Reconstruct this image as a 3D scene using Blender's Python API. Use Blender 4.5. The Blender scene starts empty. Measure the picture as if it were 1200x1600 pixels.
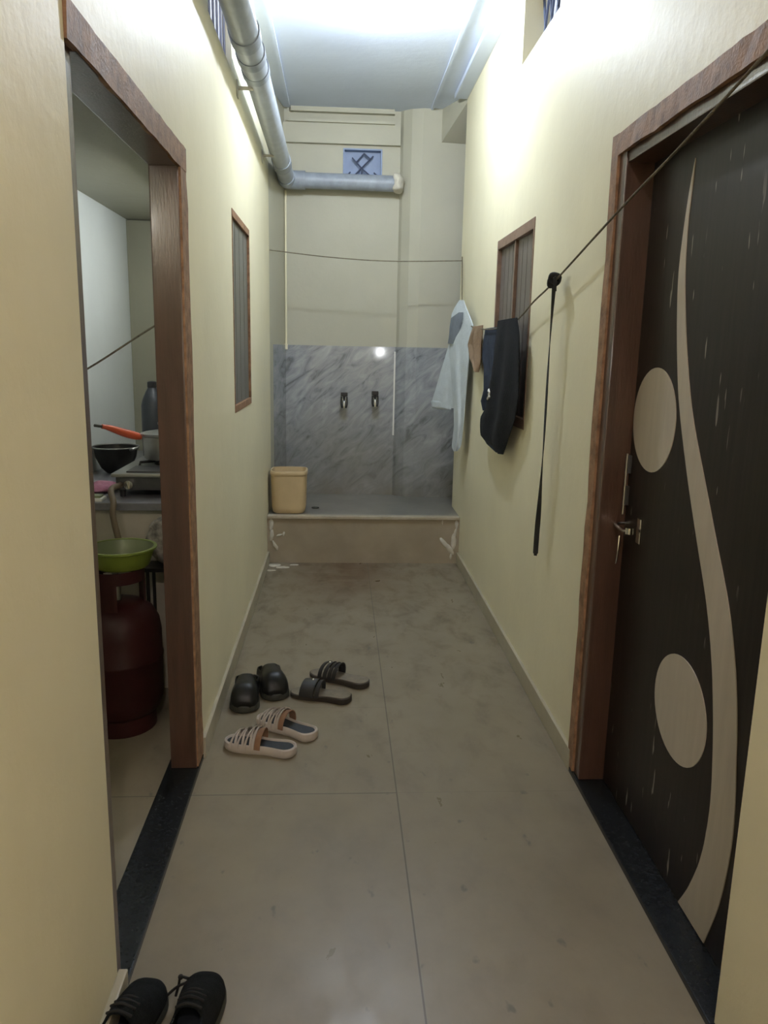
import bpy, bmesh, math, random
from mathutils import Vector, Matrix, noise
random.seed(7)
S = bpy.context.scene
COL = S.collection

# ------------------------------------------------------------------ camera
CAM = Vector((0.4694, 0.0, 1.42))
PITCH, YAW, ROLL, FPX = 0.205324, 0.0596646, 0.0205657, 1225.83
F = Vector((math.sin(YAW)*math.cos(PITCH), math.cos(YAW)*math.cos(PITCH), -math.sin(PITCH)))
R0 = Vector((math.cos(YAW), -math.sin(YAW), 0))
U0 = R0.cross(F)
R = math.cos(ROLL)*R0 + math.sin(ROLL)*U0
U = -math.sin(ROLL)*R0 + math.cos(ROLL)*U0
cd = bpy.data.cameras.new('camera'); cam = bpy.data.objects.new('camera', cd); COL.objects.link(cam)
m = Matrix.Identity(4)
for i in range(3):
    m[i][0] = R[i]; m[i][1] = U[i]; m[i][2] = -F[i]; m[i][3] = CAM[i]
cam.matrix_world = m
cd.sensor_fit = 'VERTICAL'; cd.sensor_height = 24.0; cd.lens = 24.0*FPX/1600.0
cd.clip_start = 0.02
S.camera = cam

# ------------------------------------------------------------------ world, exposure
w = bpy.data.worlds.new('world'); S.world = w; w.use_nodes = True
w.node_tree.nodes['Background'].inputs[0].default_value = (0.5, 0.6, 0.8, 1)
w.node_tree.nodes['Background'].inputs[1].default_value = 0.02
S.view_settings.view_transform = 'Standard'
S.view_settings.look = 'None'
S.view_settings.gamma = 1.0
S.view_settings.use_curve_mapping = False
S.view_settings.exposure = 0.0

# light strengths (each belongs to a lamp built further down)
CEIL_BULB = 1240.0       # LED bulb on the corridor ceiling
WALL_BULB = 90.0        # small bulb on the right wall behind the camera
REAR_BULB = 1150.0       # warm bulb on the ceiling behind the camera
KITCHEN_FILL = 36.0      # added fill globe, out of sight, to brighten the counter front
KITCHEN_WALL_TUBE = 36.0  # tube light on the kitchen wall behind the doorway
CEIL_COL = (0.82, 0.90, 1.0)
WALL_COL = (0.95, 0.97, 1.0)
REAR_COL = (1.0, 0.84, 0.80)

W = 1.286               # corridor width: left wall X=0, right wall X=W
ZC = 3.045               # ceiling

# ------------------------------------------------------------------ materials
def sl(v): return tuple(v)+(1.0,)
def newmat(name):
    M = bpy.data.materials.new(name); M.use_nodes = True
    return M, M.node_tree.nodes, M.node_tree.links, M.node_tree.nodes['Principled BSDF']
def coords(n, l, scale=(1,1,1), rot=(0,0,0)):
    tc = n.new('ShaderNodeTexCoord'); mp = n.new('ShaderNodeMapping')
    mp.inputs['Scale'].default_value = scale; mp.inputs['Rotation'].default_value = rot
    l.new(tc.outputs['Object'], mp.inputs[0]); return mp.outputs[0]
def noise_n(n, l, vec, scale, detail=4, rough=.5, dist=0):
    t = n.new('ShaderNodeTexNoise'); t.inputs['Scale'].default_value = scale
    t.inputs['Detail'].default_value = detail; t.inputs['Roughness'].default_value = rough
    t.inputs['Distortion'].default_value = dist
    l.new(vec, t.inputs['Vector']); return t.outputs['Fac']
def ramp(n, l, fac, stops):
    r = n.new('ShaderNodeValToRGB'); e = r.color_ramp.elements
    e[0].position, e[0].color = stops[0][0], sl(stops[0][1])
    e[1].position, e[1].color = stops[-1][0], sl(stops[-1][1])
    for p, c in stops[1:-1]:
        k = e.new(p); k.color = sl(c)
    l.new(fac, r.inputs[0]); return r.outputs[0]
def mixc(n, l, fac, a, b, mode='MIX'):
    x = n.new('ShaderNodeMix'); x.data_type = 'RGBA'; x.blend_type = mode
    for sock, v in ((x.inputs[0], fac), (x.inputs[6], a), (x.inputs[7], b)):
        if isinstance(v, (int, float)): sock.default_value = v
        elif isinstance(v, tuple): sock.default_value = sl(v) if len(v) == 3 else v
        else: l.new(v, sock)
    return x.outputs[2]
def math_n(n, l, op, a, b=0.0, clamp=False):
    x = n.new('ShaderNodeMath'); x.operation = op; x.use_clamp = clamp
    for i, v in enumerate((a, b)):
        if isinstance(v, (int, float)): x.inputs[i].default_value = v
        else: l.new(v, x.inputs[i])
    return x.outputs[0]
def bump(n, l, b, h, strength, dist=.01):
    k = n.new('ShaderNodeBump'); k.inputs['Strength'].default_value = strength; k.inputs['Distance'].default_value = dist
    l.new(h, k.inputs['Height']); l.new(k.outputs[0], b.inputs['Normal'])
def mat(name, col, rough=.5, metal=0, var=.12, scale=8, bmp=0, spec=.5, sx=(1,1,1), coat=0, transl=0):
    M, n, l, b = newmat(name)
    v = coords(n, l, sx); f = noise_n(n, l, v, scale, 5, .6)
    dark = tuple(c*(1-var) for c in col); lite = tuple(min(1, c*(1+var)) for c in col)
    l.new(ramp(n, l, f, [(.3, dark), (.7, lite)]), b.inputs['Base Color'])
    b.inputs['Roughness'].default_value = rough; b.inputs['Metallic'].default_value = metal
    b.inputs['Specular IOR Level'].default_value = spec
    if coat: b.inputs['Coat Weight'].default_value = coat; b.inputs['Coat Roughness'].default_value = .12
    if bmp: bump(n, l, b, noise_n(n, l, v, scale*6, 4), bmp)
    return M
def emis(name, col, strength):
    M, n, l, b = newmat(name)
    b.inputs['Base Color'].default_value = (.8, .8, .8, 1)
    b.inputs['Emission Color'].default_value = sl(col); b.inputs['Emission Strength'].default_value = strength
    return M

def wall_paint(name, col):
    M, n, l, b = newmat(name)
    v = coords(n, l)
    f = noise_n(n, l, v, 1.7, 4, .6)
    c = ramp(n, l, f, [(.3, tuple(x*.93 for x in col)), (.7, tuple(min(1, x*1.03) for x in col))])
    st = noise_n(n, l, coords(n, l, (6, 6, .5)), 2.0, 4, .6)          # faint runs down the paint
    c = mixc(n, l, math_n(n, l, 'MULTIPLY', st, .12), c, tuple(x*.8 for x in col))
    l.new(c, b.inputs['Base Color']); b.inputs['Roughness'].default_value = .5
    b.inputs['Specular IOR Level'].default_value = .3
    bump(n, l, b, noise_n(n, l, v, 14, 5, .6), .12, .02)
    return M
PAINT = wall_paint('cream_paint', (.82, .765, .555))
PAINT_BACK = wall_paint('dimmed_greyish_cream_paint', (.475, .46, .365))  # greyer than the side walls, and darkened to stand for weaker light
PAINT_COOL = wall_paint('kitchen_white_paint', (.62, .66, .64))
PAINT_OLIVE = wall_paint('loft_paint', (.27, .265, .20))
CEILP = wall_paint('ceiling_paint', (.68, .76, .92))

def floor_mat():
    M, n, l, b = newmat('beige_floor_tile')
    v = coords(n, l)
    base = ramp(n, l, noise_n(n, l, v, 3.0, 6, .65), [(.25, (.200, .168, .115)), (.75, (.255, .217, .153))])
    # smudges: medium blotches of grime
    sm = noise_n(n, l, coords(n, l, (1.4, .8, 1)), 6.5, 5, .6, .3)
    sep0 = n.new('ShaderNodeSeparateXYZ'); l.new(v, sep0.inputs[0])
    wear = math_n(n, l, 'ADD', math_n(n, l, 'MULTIPLY', math_n(n, l, 'MULTIPLY', math_n(n, l, 'SUBTRACT', sep0.outputs[1], 2.2), .6, True), .8), .2, True)
    base = mixc(n, l, math_n(n, l, 'MULTIPLY', ramp(n, l, sm, [(.50, (0, 0, 0)), (.68, (.62, .62, .62))]), wear), base, (.105, .082, .056))
    sp = noise_n(n, l, coords(n, l, (1.2, .7, 1)), 15, 3, .5)
    base = mixc(n, l, ramp(n, l, sp, [(.675, (0, 0, 0)), (.735, (.7, .7, .7))]), base, (.12, .105, .085))
    sep = n.new('ShaderNodeSeparateXYZ'); l.new(v, sep.inputs[0])
    # brown water stain in front of the step
    g = math_n(n, l, 'SUBTRACT', sep.outputs[1], 4.1); g = math_n(n, l, 'MULTIPLY', g, 1.5, True)
    gx = math_n(n, l, 'SUBTRACT', 1.0, math_n(n, l, 'MULTIPLY', math_n(n, l, 'ABSOLUTE', math_n(n, l, 'SUBTRACT', sep.outputs[0], .52)), 2.1), True)
    g = math_n(n, l, 'MULTIPLY', math_n(n, l, 'MULTIPLY', g, gx), ramp(n, l, noise_n(n, l, coords(n, l, (.8, 1.5, 1)), 4.2, 5, .6), [(.26, (0, 0, 0)), (.50, (1, 1, 1))]))
    base = mixc(n, l, g, base, (.115, .068, .037))
    # grout: one long seam, cross seams
    def line(src, pos, wd):
        d = math_n(n, l, 'ABSOLUTE', math_n(n, l, 'SUBTRACT', src, pos))
        return math_n(n, l, 'LESS_THAN', d, wd)
    seam = line(sep.outputs[0], .668, .0022)
    left_side = math_n(n, l, 'ADD', math_n(n, l, 'MULTIPLY', math_n(n, l, 'LESS_THAN', sep.outputs[0], .668), .75), .2)
    for y, k in ((.50, 1), (1.10, 1), (2.315, 1), (2.94, .35), (3.56, .3), (4.78, .5)):
        seam = math_n(n, l, 'MAXIMUM', seam, math_n(n, l, 'MULTIPLY', math_n(n, l, 'MULTIPLY', line(sep.outputs[1], y, .0024), left_side), k))
    base = mixc(n, l, math_n(n, l, 'MULTIPLY', seam, .8), base, (.09, .075, .055))
    l.new(base, b.inputs['Base Color'])
    l.new(ramp(n, l, sm, [(.3, (.27, .27, .27)), (.8, (.5, .5, .5))]), b.inputs['Roughness'])
    b.inputs['Specular IOR Level'].default_value = .4
    bump(n, l, b, math_n(n, l, 'SUBTRACT', 1.0, seam), .3, .002)
    return M
FLOORM = floor_mat()

def marble_mat():
    M, n, l, b = newmat('grey_marble_dado_tile')
    v = coords(n, l, (1, 1, 1), (0, .75, 0))
    v2 = n.new('ShaderNodeMapping'); v2.inputs['Scale'].default_value = (5, 4, 15); l.new(v, v2.inputs[0])
    f = noise_n(n, l, v2.outputs[0], 1.0, 6, .62, 1.2)
    c = ramp(n, l, f, [(.30, (.15, .16, .17)), (.43, (.28, .295, .315)), (.60, (.37, .385, .40)), (.74, (.47, .48, .49))])
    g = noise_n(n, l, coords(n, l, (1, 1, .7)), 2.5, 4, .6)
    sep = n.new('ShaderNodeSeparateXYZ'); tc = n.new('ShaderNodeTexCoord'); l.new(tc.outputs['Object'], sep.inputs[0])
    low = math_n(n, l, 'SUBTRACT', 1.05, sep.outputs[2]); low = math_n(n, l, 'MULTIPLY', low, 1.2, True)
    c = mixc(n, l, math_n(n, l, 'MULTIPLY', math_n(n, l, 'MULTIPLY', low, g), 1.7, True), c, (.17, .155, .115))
    l.new(c, b.inputs['Base Color']); b.inputs['Roughness'].default_value = .06
    b.inputs['Specular IOR Level'].default_value = .5
    return M
MARBLE = marble_mat()
STEP = mat('brown_step_tile', (.33, .275, .195), .4, var=.12, scale=5)
PLAT = mat('grey_platform_tile', (.20, .195, .17), .3, var=.2, scale=4)
NOSING = mat('pale_step_edge', (.42, .37, .28), .45, var=.15, scale=14)
SKIRT = mat('skirting_tile', (.42, .385, .285), .4, var=.12, scale=6)
GRANITE = mat('black_granite', (.012, .0135, .0145), .25, var=.5, scale=90, spec=.22)
BROWNP = mat('brown_gloss_wood', (.075, .039, .026), .28, var=.22, scale=5, sx=(6, 6, .6), bmp=.1, coat=.4)
BROWNL = mat('worn_brown_edge', (.27, .155, .088), .6, var=.42, scale=24, bmp=.2, spec=.2)
PVC = mat('grey_pvc', (.36, .40, .45), .30, var=.12, scale=14)
PVCD = mat('grey_pvc_joint', (.30, .335, .39), .4, var=.2, scale=14)
PLASTER = mat('white_cement', (.60, .57, .49), .9, var=.15, scale=30, bmp=.4)
WHITEP = mat('white_plastic', (.78, .77, .72), .4, var=.05)
BLUEG = mat('blue_grille', (.24, .31, .47), .5, var=.1, scale=10)
BLUED = mat('dark_blue_iron', (.06, .075, .13), .5, var=.2)
VENTG = mat('grey_vent_back', (.33, .34, .40), .6, var=.1)
SHUT = mat('dark_window_shutter', (.125, .105, .09), .4, var=.2, scale=6, sx=(10, 10, .5))
SHUTL = mat('grey_window_shutter', (.135, .13, .112), .4, var=.15, scale=6, sx=(14, 14, .4))
WINF = mat('brown_window_frame', (.20, .125, .085), .45, var=.25, scale=20, bmp=.2)
BLACKP = mat('black_plastic', (.018, .018, .02), .4, var=.2)
CHROME = mat('chrome', (.75, .75, .74), .18, 1.0, var=.05)
STEEL = mat('dull_steel', (.36, .36, .34), .35, .9, var=.12, scale=12)
STEELD = mat('dark_steel', (.10, .10, .10), .35, .6, var=.2)
BUCKETM = mat('beige_plastic', (.58, .44, .25), .45, var=.08, scale=6)
ROPE = mat('rope_fibre', (.15, .125, .085), .9, var=.3, scale=60, bmp=.5)
STRAPM = mat('black_webbing', (.012, .012, .012), .8, var=.3, scale=40)
CLW = mat('pale_blue_cotton', (.56, .62, .66), .9, spec=.12, var=.06, scale=20, bmp=.3)
CLWD = mat('shaded_collar_cotton', (.19, .215, .25), .9, spec=.12, var=.1, scale=20, bmp=.3)  # shirt cotton darkened to paint the shadow inside the collar
CLB = mat('black_cotton', (.014, .015, .017), .9, spec=.12, var=.2, scale=20, bmp=.3)
CLN = mat('navy_cotton', (.035, .043, .062), .9, spec=.12, var=.2, scale=20, bmp=.3)
CLT = mat('tan_cotton', (.27, .19, .125), .9, spec=.12, var=.15, scale=20, bmp=.3)
RED = mat('dark_red_paint', (.034, .0085, .0085), .45, var=.3, scale=5, spec=.25)
GREEN = mat('lime_green_plastic', (.17, .225, .03), .45, var=.15, scale=8)
GREENI = mat('pale_green_plastic', (.18, .21, .115), .45, var=.12, scale=8)
ORANGE = mat('orange_plastic', (.52, .09, .035), .4, var=.1)
HOSE = mat('brown_rubber_hose', (.13, .095, .055), .6, var=.2)
PINK = mat('pink_cloth', (.36, .15, .22), .9, var=.2, scale=25, bmp=.3)
PATT = mat('patterned_cloth', (.24, .225, .19), .9, var=.75, scale=28, bmp=.4)
SLATE = mat('grey_counter_stone', (.17, .17, .18), .3, var=.2, scale=20)
CTILE = mat('pale_counter_tile', (.42, .39, .31), .4, var=.1)
BOTTLE = mat('slate_bottle_plastic', (.03, .036, .043), .4, var=.15)
IRON = mat('black_iron', (.025, .024, .022), .38, .5, var=.3)
SHOEB = mat('black_rubber', (.009, .0095, .009), .38, var=.2, scale=20, spec=.3)
SHOES = mat('dark_sole', (.035, .036, .028), .6, var=.2)
FLIPT = mat('olive_footbed', (.17, .145, .105), .7, var=.18, scale=30)
FLIPS = mat('dark_strap', (.024, .024, .025), .5, var=.2)
FLIPK = mat('brown_black_sole', (.035, .028, .022), .6, var=.2)
PALE = mat('dusty_pink_foam', (.50, .445, .40), .6, var=.1, scale=18)
INSOLE = mat('dark_navy_insole', (.022, .028, .034), .7, var=.25, scale=60)
TANP = mat('tan_lining', (.26, .145, .085), .7, var=.15)
SNEAK = mat('dark_knit', (.010, .012, .0125), .85, spec=.12, var=.3, scale=60, bmp=.5)
LACE = mat('black_lace', (.010, .010, .010), .8, var=.2)

def door_mat():
    M, n, l, b = newmat('dark_laminate_door')
    v = coords(n, l, (1, 1, 1))
    g = noise_n(n, l, coords(n, l, (1, 22, 1.2)), 3, 5, .6)
    c = ramp(n, l, g, [(.3, (.011, .0085, .0075)), (.7, (.024, .017, .015))])
    # dried white paint runs and specks
    s = noise_n(n, l, coords(n, l, (1, 48, 6.5)), 1.0, 2, .5)
    k = noise_n(n, l, v, 2.3, 2, .5)
    s = math_n(n, l, 'MULTIPLY', ramp(n, l, s, [(.675, (0, 0, 0)), (.70, (1, 1, 1))]), ramp(n, l, k, [(.44, (0, 0, 0)), (.56, (1, 1, 1))]))
    c = mixc(n, l, math_n(n, l, 'MULTIPLY', s, .8), c, (.40, .37, .32))
    l.new(c, b.inputs['Base Color'])
    b.inputs['Roughness'].default_value = .36; b.inputs['Specular IOR Level'].default_value = .2
    return M
DOORM = door_mat()
INLAY = mat('beige_inlay', (.47, .42, .345), .45, var=.07, scale=4, sx=(1, 8, 1))

# ------------------------------------------------------------------ mesh helpers
def bm_new(): return bmesh.new()
def box(bm, x0, x1, y0, y1, z0, z1, bev=0):
    vs = [bm.verts.new((x, y, z)) for x in (x0, x1) for y in (y0, y1) for z in (z0, z1)]
    fs = [(0,1,3,2), (4,6,7,5), (0,4,5,1), (2,3,7,6), (0,2,6,4), (1,5,7,3)]
    faces = [bm.faces.new([vs[i] for i in f]) for f in fs]
    if bev:
        es = list({e for f in faces for e in f.edges})
        bmesh.ops.bevel(bm, geom=es, offset=bev, segments=2, affect='EDGES', profile=.7)
def prism(bm, pts, z0, z1):
    a = [bm.verts.new((x, y, z0)) for x, y in pts]; b = [bm.verts.new((x, y, z1)) for x, y in pts]
    n = len(pts)
    for i in range(n): bm.faces.new((a[i], a[(i+1) % n], b[(i+1) % n], b[i]))
    bm.faces.new(a[::-1]); bm.faces.new(b)
def lathe(bm, prof, c=(0,0,0), seg=32, sq=0, closed=True):
    """prof: list of (r, z); sq>0 makes the rings squarish"""
    rings = []
    for r, z in prof:
        ring = []
        for i in range(seg):
            a = 2*math.pi*i/seg; ca, sa = math.cos(a), math.sin(a)
            if sq:
                k = (abs(ca)**sq + abs(sa)**sq)**(-1/sq)
            else: k = 1
            ring.append(bm.verts.new((c[0]+r*k*ca, c[1]+r*k*sa, c[2]+z)))
        rings.append(ring)
    for A, B in zip(rings, rings[1:]):
        for i in range(seg): bm.faces.new((A[i], A[(i+1) % seg], B[(i+1) % seg], B[i]))
    if closed:
        bm.faces.new(rings[0][::-1]); bm.faces.new(rings[-1])
def smooth_path(pts, n=8):
    P = [Vector(p) for p in pts]
    if len(P) < 3: return P
    out = []
    for i in range(len(P)-1):
        p0 = P[max(0, i-1)]; p1 = P[i]; p2 = P[i+1]; p3 = P[min(len(P)-1, i+2)]
        for k in range(n):
            t = k/n
            out.append(.5*((2*p1)+(p2-p0)*t+(2*p0-5*p1+4*p2-p3)*t*t+(3*p1-p0-3*p2+p3)*t**3))
    out.append(P[-1]); return out
def tube(bm, pts, r, seg=10, flat=1.0):
    P = [Vector(p) for p in pts]; rings = []
    up = None
    for i, p in enumerate(P):
        t = (P[min(i+1, len(P)-1)]-P[max(i-1, 0)]).normalized()
        if up is None:
            up = Vector((0, 0, 1)) if abs(t.z) < .9 else Vector((1, 0, 0))
        a = t.cross(up).normalized(); up = a.cross(t).normalized()
        rr = r(i/(len(P)-1)) if callable(r) else r
        rings.append([bm.verts.new(p + a*math.cos(2*math.pi*k/seg)*rr + up*math.sin(2*math.pi*k/seg)*rr*flat) for k in range(seg)])
    for A, B in zip(rings, rings[1:]):
        for k in range(seg): bm.faces.new((A[k], A[(k+1) % seg], B[(k+1) % seg], B[k]))
    bm.faces.new(rings[0][::-1]); bm.faces.new(rings[-1])
def obj(name, bm, M, parent=None, smooth=False, loc=None, bevel=0):
    bmesh.ops.recalc_face_normals(bm, faces=bm.faces[:])
    me = bpy.data.meshes.new(name); bm.to_mesh(me); bm.free()
    me.materials.append(M)
    if smooth:
        for p in me.polygons: p.use_smooth = True
        me.set_sharp_from_angle(angle=math.radians(40))
    o = bpy.data.objects.new(name, me); COL.objects.link(o)
    if loc is not None: o.location = loc
    if parent is not None: o.parent = parent
    if bevel:
        b = o.modifiers.new('bevel', 'BEVEL'); b.width = bevel; b.segments = 2; b.limit_method = 'ANGLE'
    return o
def tag(o, label, cat, group=None, kind=None):
    o['label'] = label; o['category'] = cat
    if group: o['group'] = group
    if kind: o['kind'] = kind
    return o
def thing(name, label, cat, loc=(0,0,0), rz=0, group=None, kind=None):
    o = bpy.data.objects.new(name, None); COL.objects.link(o)
    o.location = loc; o.rotation_euler = (0, 0, rz); o.empty_display_size = .05
    return tag(o, label, cat, group, kind)
def struct(name, bm, M, label, cat, **k):
    return tag(obj(name, bm, M, **k), label, cat, kind='structure')
def slab_holes(bm, x0, x1, a0, a1, z0, z1, holes, axis='Y'):
    """wall slab between x0 and x1 (thickness), spanning a0..a1 along axis and z0..z1, with rectangular holes (a,b,zlo,zhi)"""
    A = sorted({a0, a1, *[h[0] for h in holes], *[h[1] for h in holes]})
    Z = sorted({z0, z1, *[h[2] for h in holes], *[h[3] for h in holes]})
    def solid(i, j):
        if i < 0 or j < 0 or i >= len(A)-1 or j >= len(Z)-1: return False
        ca, cz = (A[i]+A[i+1])/2, (Z[j]+Z[j+1])/2
        return not any(h[0] < ca < h[1] and h[2] < cz < h[3] for h in holes)
    cache = {}
    def v(x, a, z):
        k = (x, a, z)
        if k not in cache: cache[k] = bm.verts.new((x, a, z) if axis == 'Y' else (a, x, z))
        return cache[k]
    for i in range(len(A)-1):
        for j in range(len(Z)-1):
            if not solid(i, j): continue
            p, q, r, s = A[i], A[i+1], Z[j], Z[j+1]
            for x in (x0, x1): bm.faces.new((v(x,p,r), v(x,q,r), v(x,q,s), v(x,p,s)))
            if not solid(i-1, j): bm.faces.new((v(x0,p,r), v(x1,p,r), v(x1,p,s), v(x0,p,s)))
            if not solid(i+1, j): bm.faces.new((v(x0,q,r), v(x1,q,r), v(x1,q,s), v(x0,q,s)))
            if not solid(i, j-1): bm.faces.new((v(x0,p,r), v(x1,p,r), v(x1,q,r), v(x0,q,r)))
            if not solid(i, j+1): bm.faces.new((v(x0,p,s), v(x1,p,s), v(x1,q,s), v(x0,q,s)))

# ------------------------------------------------------------------ room shell
YB = 5.93            # back wall
YN = -2.6            # wall behind the camera
LT = -.082           # left wall, kitchen side
b = bm_new(); slab_holes(b, LT, 0, YN, 5.45, 0, ZC, [(1.49, 2.55, 0, 1.985), (3.60, 4.26, 1.12, 2.0), (3.08, 3.70, 2.565, 2.95)])
struct('wall_left', b, PAINT, 'cream painted left corridor wall with a doorway and a tall narrow window', 'wall')
b = bm_new(); slab_holes(b, W, W+.2, YN, 5.5, 0, ZC, [(1.385, 2.44, 0, 2.03), (3.43, 4.225, 1.08, 1.975), (3.23, 3.86, 2.69, 2.98)])
struct('wall_right', b, PAINT, 'cream painted right corridor wall with a dark door and a brown window', 'wall')
b = bm_new(); slab_holes(b, YB, YB+.15, -.05, .90, 0, ZC, [(.483, .761, 2.60, 2.795)], axis='X')
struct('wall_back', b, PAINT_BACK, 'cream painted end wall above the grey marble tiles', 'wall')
b = bm_new(); prism(b, [(.887, YB), (.905, YB-.03), (.96, YB-.075), (1.035, YB-.10), (2.3, YB-.10), (2.3, YB+.15), (.9, YB+.15)], 0, ZC)
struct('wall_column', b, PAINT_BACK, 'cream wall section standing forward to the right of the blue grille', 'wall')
b = bm_new(); prism(b, [(0, 5.45), (.07, YB), (.07, YB+.1), (-.12, YB+.1), (-.12, 5.45)], 0, ZC)
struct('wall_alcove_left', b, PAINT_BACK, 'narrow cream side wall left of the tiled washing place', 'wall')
b = bm_new(); box(b, W+.2, 2.3, 5.3, 5.5, 0, ZC); box(b, 2.3, 2.4, 5.3, YB+.1, 0, ZC)
struct('wall_alcove_right', b, PAINT_BACK, 'cream walls of the side opening right of the washing place', 'wall')
b = bm_new(); box(b, -.12, W+.2, YN-.1, YN, 0, ZC)
struct('wall_front', b, PAINT, 'cream wall closing the corridor behind the viewer', 'wall')
b = bm_new(); box(b, 0, W, YN, 5.12, -.1, 0)
struct('floor', b, FLOORM, 'beige corridor floor of large stained tiles with dark seams', 'floor')
b = bm_new(); box(b, -.2, 2.4, YN-.1, YB+.15, ZC, ZC+.1)
struct('ceiling', b, CEILP, 'white painted corridor ceiling around the bright bulb', 'ceiling')
# sloping soffit over the side opening on the right
b = bm_new()
lo = [(W, 5.5, 3.0), (1.165, YB-.10, 2.83), (1.6, YB-.10, 2.815), (1.6, 5.5, 2.985)]
A = [b.verts.new(p) for p in lo]; B2 = [b.verts.new((x, y, ZC)) for x, y, z in lo]
for i in range(4): b.faces.new((A[i], A[(i+1) % 4], B2[(i+1) % 4], B2[i]))
b.faces.new(A[::-1]); b.faces.new(B2)
struct('trim_1', b, PAINT_BACK, 'sloping beam over the side opening in the upper right corner', 'beam')
# beam steps at the top of the end wall
b = bm_new(); box(b, .06, .885, YB-.035, YB, 2.815, 2.945); box(b, .10, .84, YB-.06, YB, 2.945, 2.962); box(b, .12, .84, YB-.045, YB, 3.015, ZC)
struct('trim_2', b, PAINT_BACK, 'stepped cream moulding across the top of the end wall', 'moulding')
b = bm_new(); box(b, W-.085, W, YN, 5.5, ZC-.03, ZC, .006)
struct('trim_3', b, CEILP, 'white cornice strip between right wall and ceiling', 'cornice')
b = bm_new(); box(b, .10, .115, YN, 5.85, ZC-.012, ZC)
struct('trim_4', b, CEILP, 'thin raised line along the left side of the ceiling', 'moulding')
b = bm_new(); box(b, 1.085, 1.10, YN, 5.82, ZC-.012, ZC)
struct('trim_5', b, CEILP, 'thin raised line along the right side of the ceiling', 'moulding')
# marble dado
b = bm_new()
front = [(-.002, 5.45), (.076, YB-.012), (.882, YB-.012), (.90, YB-.042), (.955, YB-.087), (1.033, YB-.112), (2.3, YB-.112)]
back = [(2.3, YB-.09), (1.04, YB-.09), (.96, YB-.06), (.91, YB-.02), (.89, YB+.01), (.06, YB+.01), (-.02, 5.45)]
prism(b, front+back, .322, 1.433)
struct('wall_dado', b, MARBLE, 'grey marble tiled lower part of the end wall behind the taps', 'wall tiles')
b = bm_new(); box(b, .874, .888, YB-.017, YB-.005, .78, 1.40)
struct('trim_6', b, WHITEP, 'white vertical joint strip on the grey marble tiles', 'joint strip')
# platform (step)
PLZ = .322
b = bm_new(); prism(b, [(0, 5.115), (W, 5.115), (W, 5.5), (2.3, 5.5), (2.3, YB-.10), (1.035, YB-.10), (.9, YB-.02), (.88, YB), (.07, YB), (0, 5.45)], 0, PLZ-.012)
plat = struct('trim_7', b, STEP, 'raised brown tiled step in front of the taps', 'step')
b = bm_new(); prism(b, [(.002, 5.16), (W-.002, 5.16), (W-.002, 5.5), (2.3, 5.5), (2.3, YB-.11), (1.035, YB-.112), (.9, YB-.03), (.88, YB-.012), (.076, YB-.012), (.002, 5.45)], PLZ-.012, PLZ)
obj('platform_top', b, PLAT, plat)['label'] = 'grey wet tiled platform top'
b = bm_new(); box(b, .002, W-.002, 5.10, 5.16, PLZ-.018, PLZ+.001, .004)
obj('step_edge', b, NOSING, plat)['label'] = 'pale worn edge strip'
def smear(pts, y, seed):
    bb = bm_new(); rnd = random.Random(seed)
    for (x, z, r, rz_) in pts:
        mt = Matrix.Translation((x, y, z)) @ Matrix.Rotation(rz_, 4, 'Y') @ Matrix.Diagonal((r*.55, .008, r*1.6, 1))
        bmesh.ops.create_icosphere(bb, subdivisions=2, radius=1, matrix=mt)
    for v in bb.verts:
        k = noise.noise(v.co*40)*.006; v.co.x += k; v.co.z += k
    return bb
tag(obj('cement_smear', smear([(.025, .26, .028, 0), (.028, .19, .028, .1), (.05, .12, .024, -.5), (.08, .19, .014, 1.2), (.11, .20, .012, 0.3)], 5.115, 1), PLASTER, smooth=True),
    'white cement splashes at the left end of the brown step', 'cement', kind='structure')
tag(obj('cement_smear', smear([(1.265, .27, .02, 0), (1.262, .215, .02, .1), (1.25, .155, .036, 0), (1.225, .10, .03, -.6), (1.185, .145, .028, -.7), (1.235, .05, .014, 0), (1.17, .285, .012, 0)], 5.115, 2), PLASTER, smooth=True),
    'white cement splashes at the right end of the brown step', 'cement', kind='structure')

b = bm_new()
for (x, y, rx, ry) in ((.05, 5.05, .045, .03), (.11, 5.0, .05, .022), (.04, 4.93, .03, .012), (.18, 5.06, .03, .012)):
    bmesh.ops.create_icosphere(b, subdivisions=3, radius=1, matrix=Matrix.Translation((x, y, 0)) @ Matrix.Diagonal((rx, ry, .006, 1)))
for q in b.verts: k = noise.noise_vector(q.co*30)*.014; q.co.x += k.x; q.co.y += k.y; q.co.z = max(q.co.z, 0); q.co.x = max(q.co.x, .015)
tag(obj('cement_smear', b, PLASTER, smooth=True), 'whitish cement patch on the floor before the left end of the step', 'cement', kind='structure')

# skirtings
b = bm_new(); box(b, 0, .014, 2.55, 5.115, 0, .078, .003)
struct('baseboard_left', b, SKIRT, 'tile skirting along the left wall beyond the doorway', 'skirting')
b = bm_new(); box(b, 0, .02, YN, 1.50, 0, .085, .004)
struct('baseboard_left_near', b, SKIRT, 'tile skirting along the left wall before the doorway', 'skirting')
b = bm_new(); box(b, W-.014, W, 2.44, 5.115, 0, .078, .003)
struct('baseboard_right', b, SKIRT, 'tile skirting along the right wall beyond the dark door', 'skirting')

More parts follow.
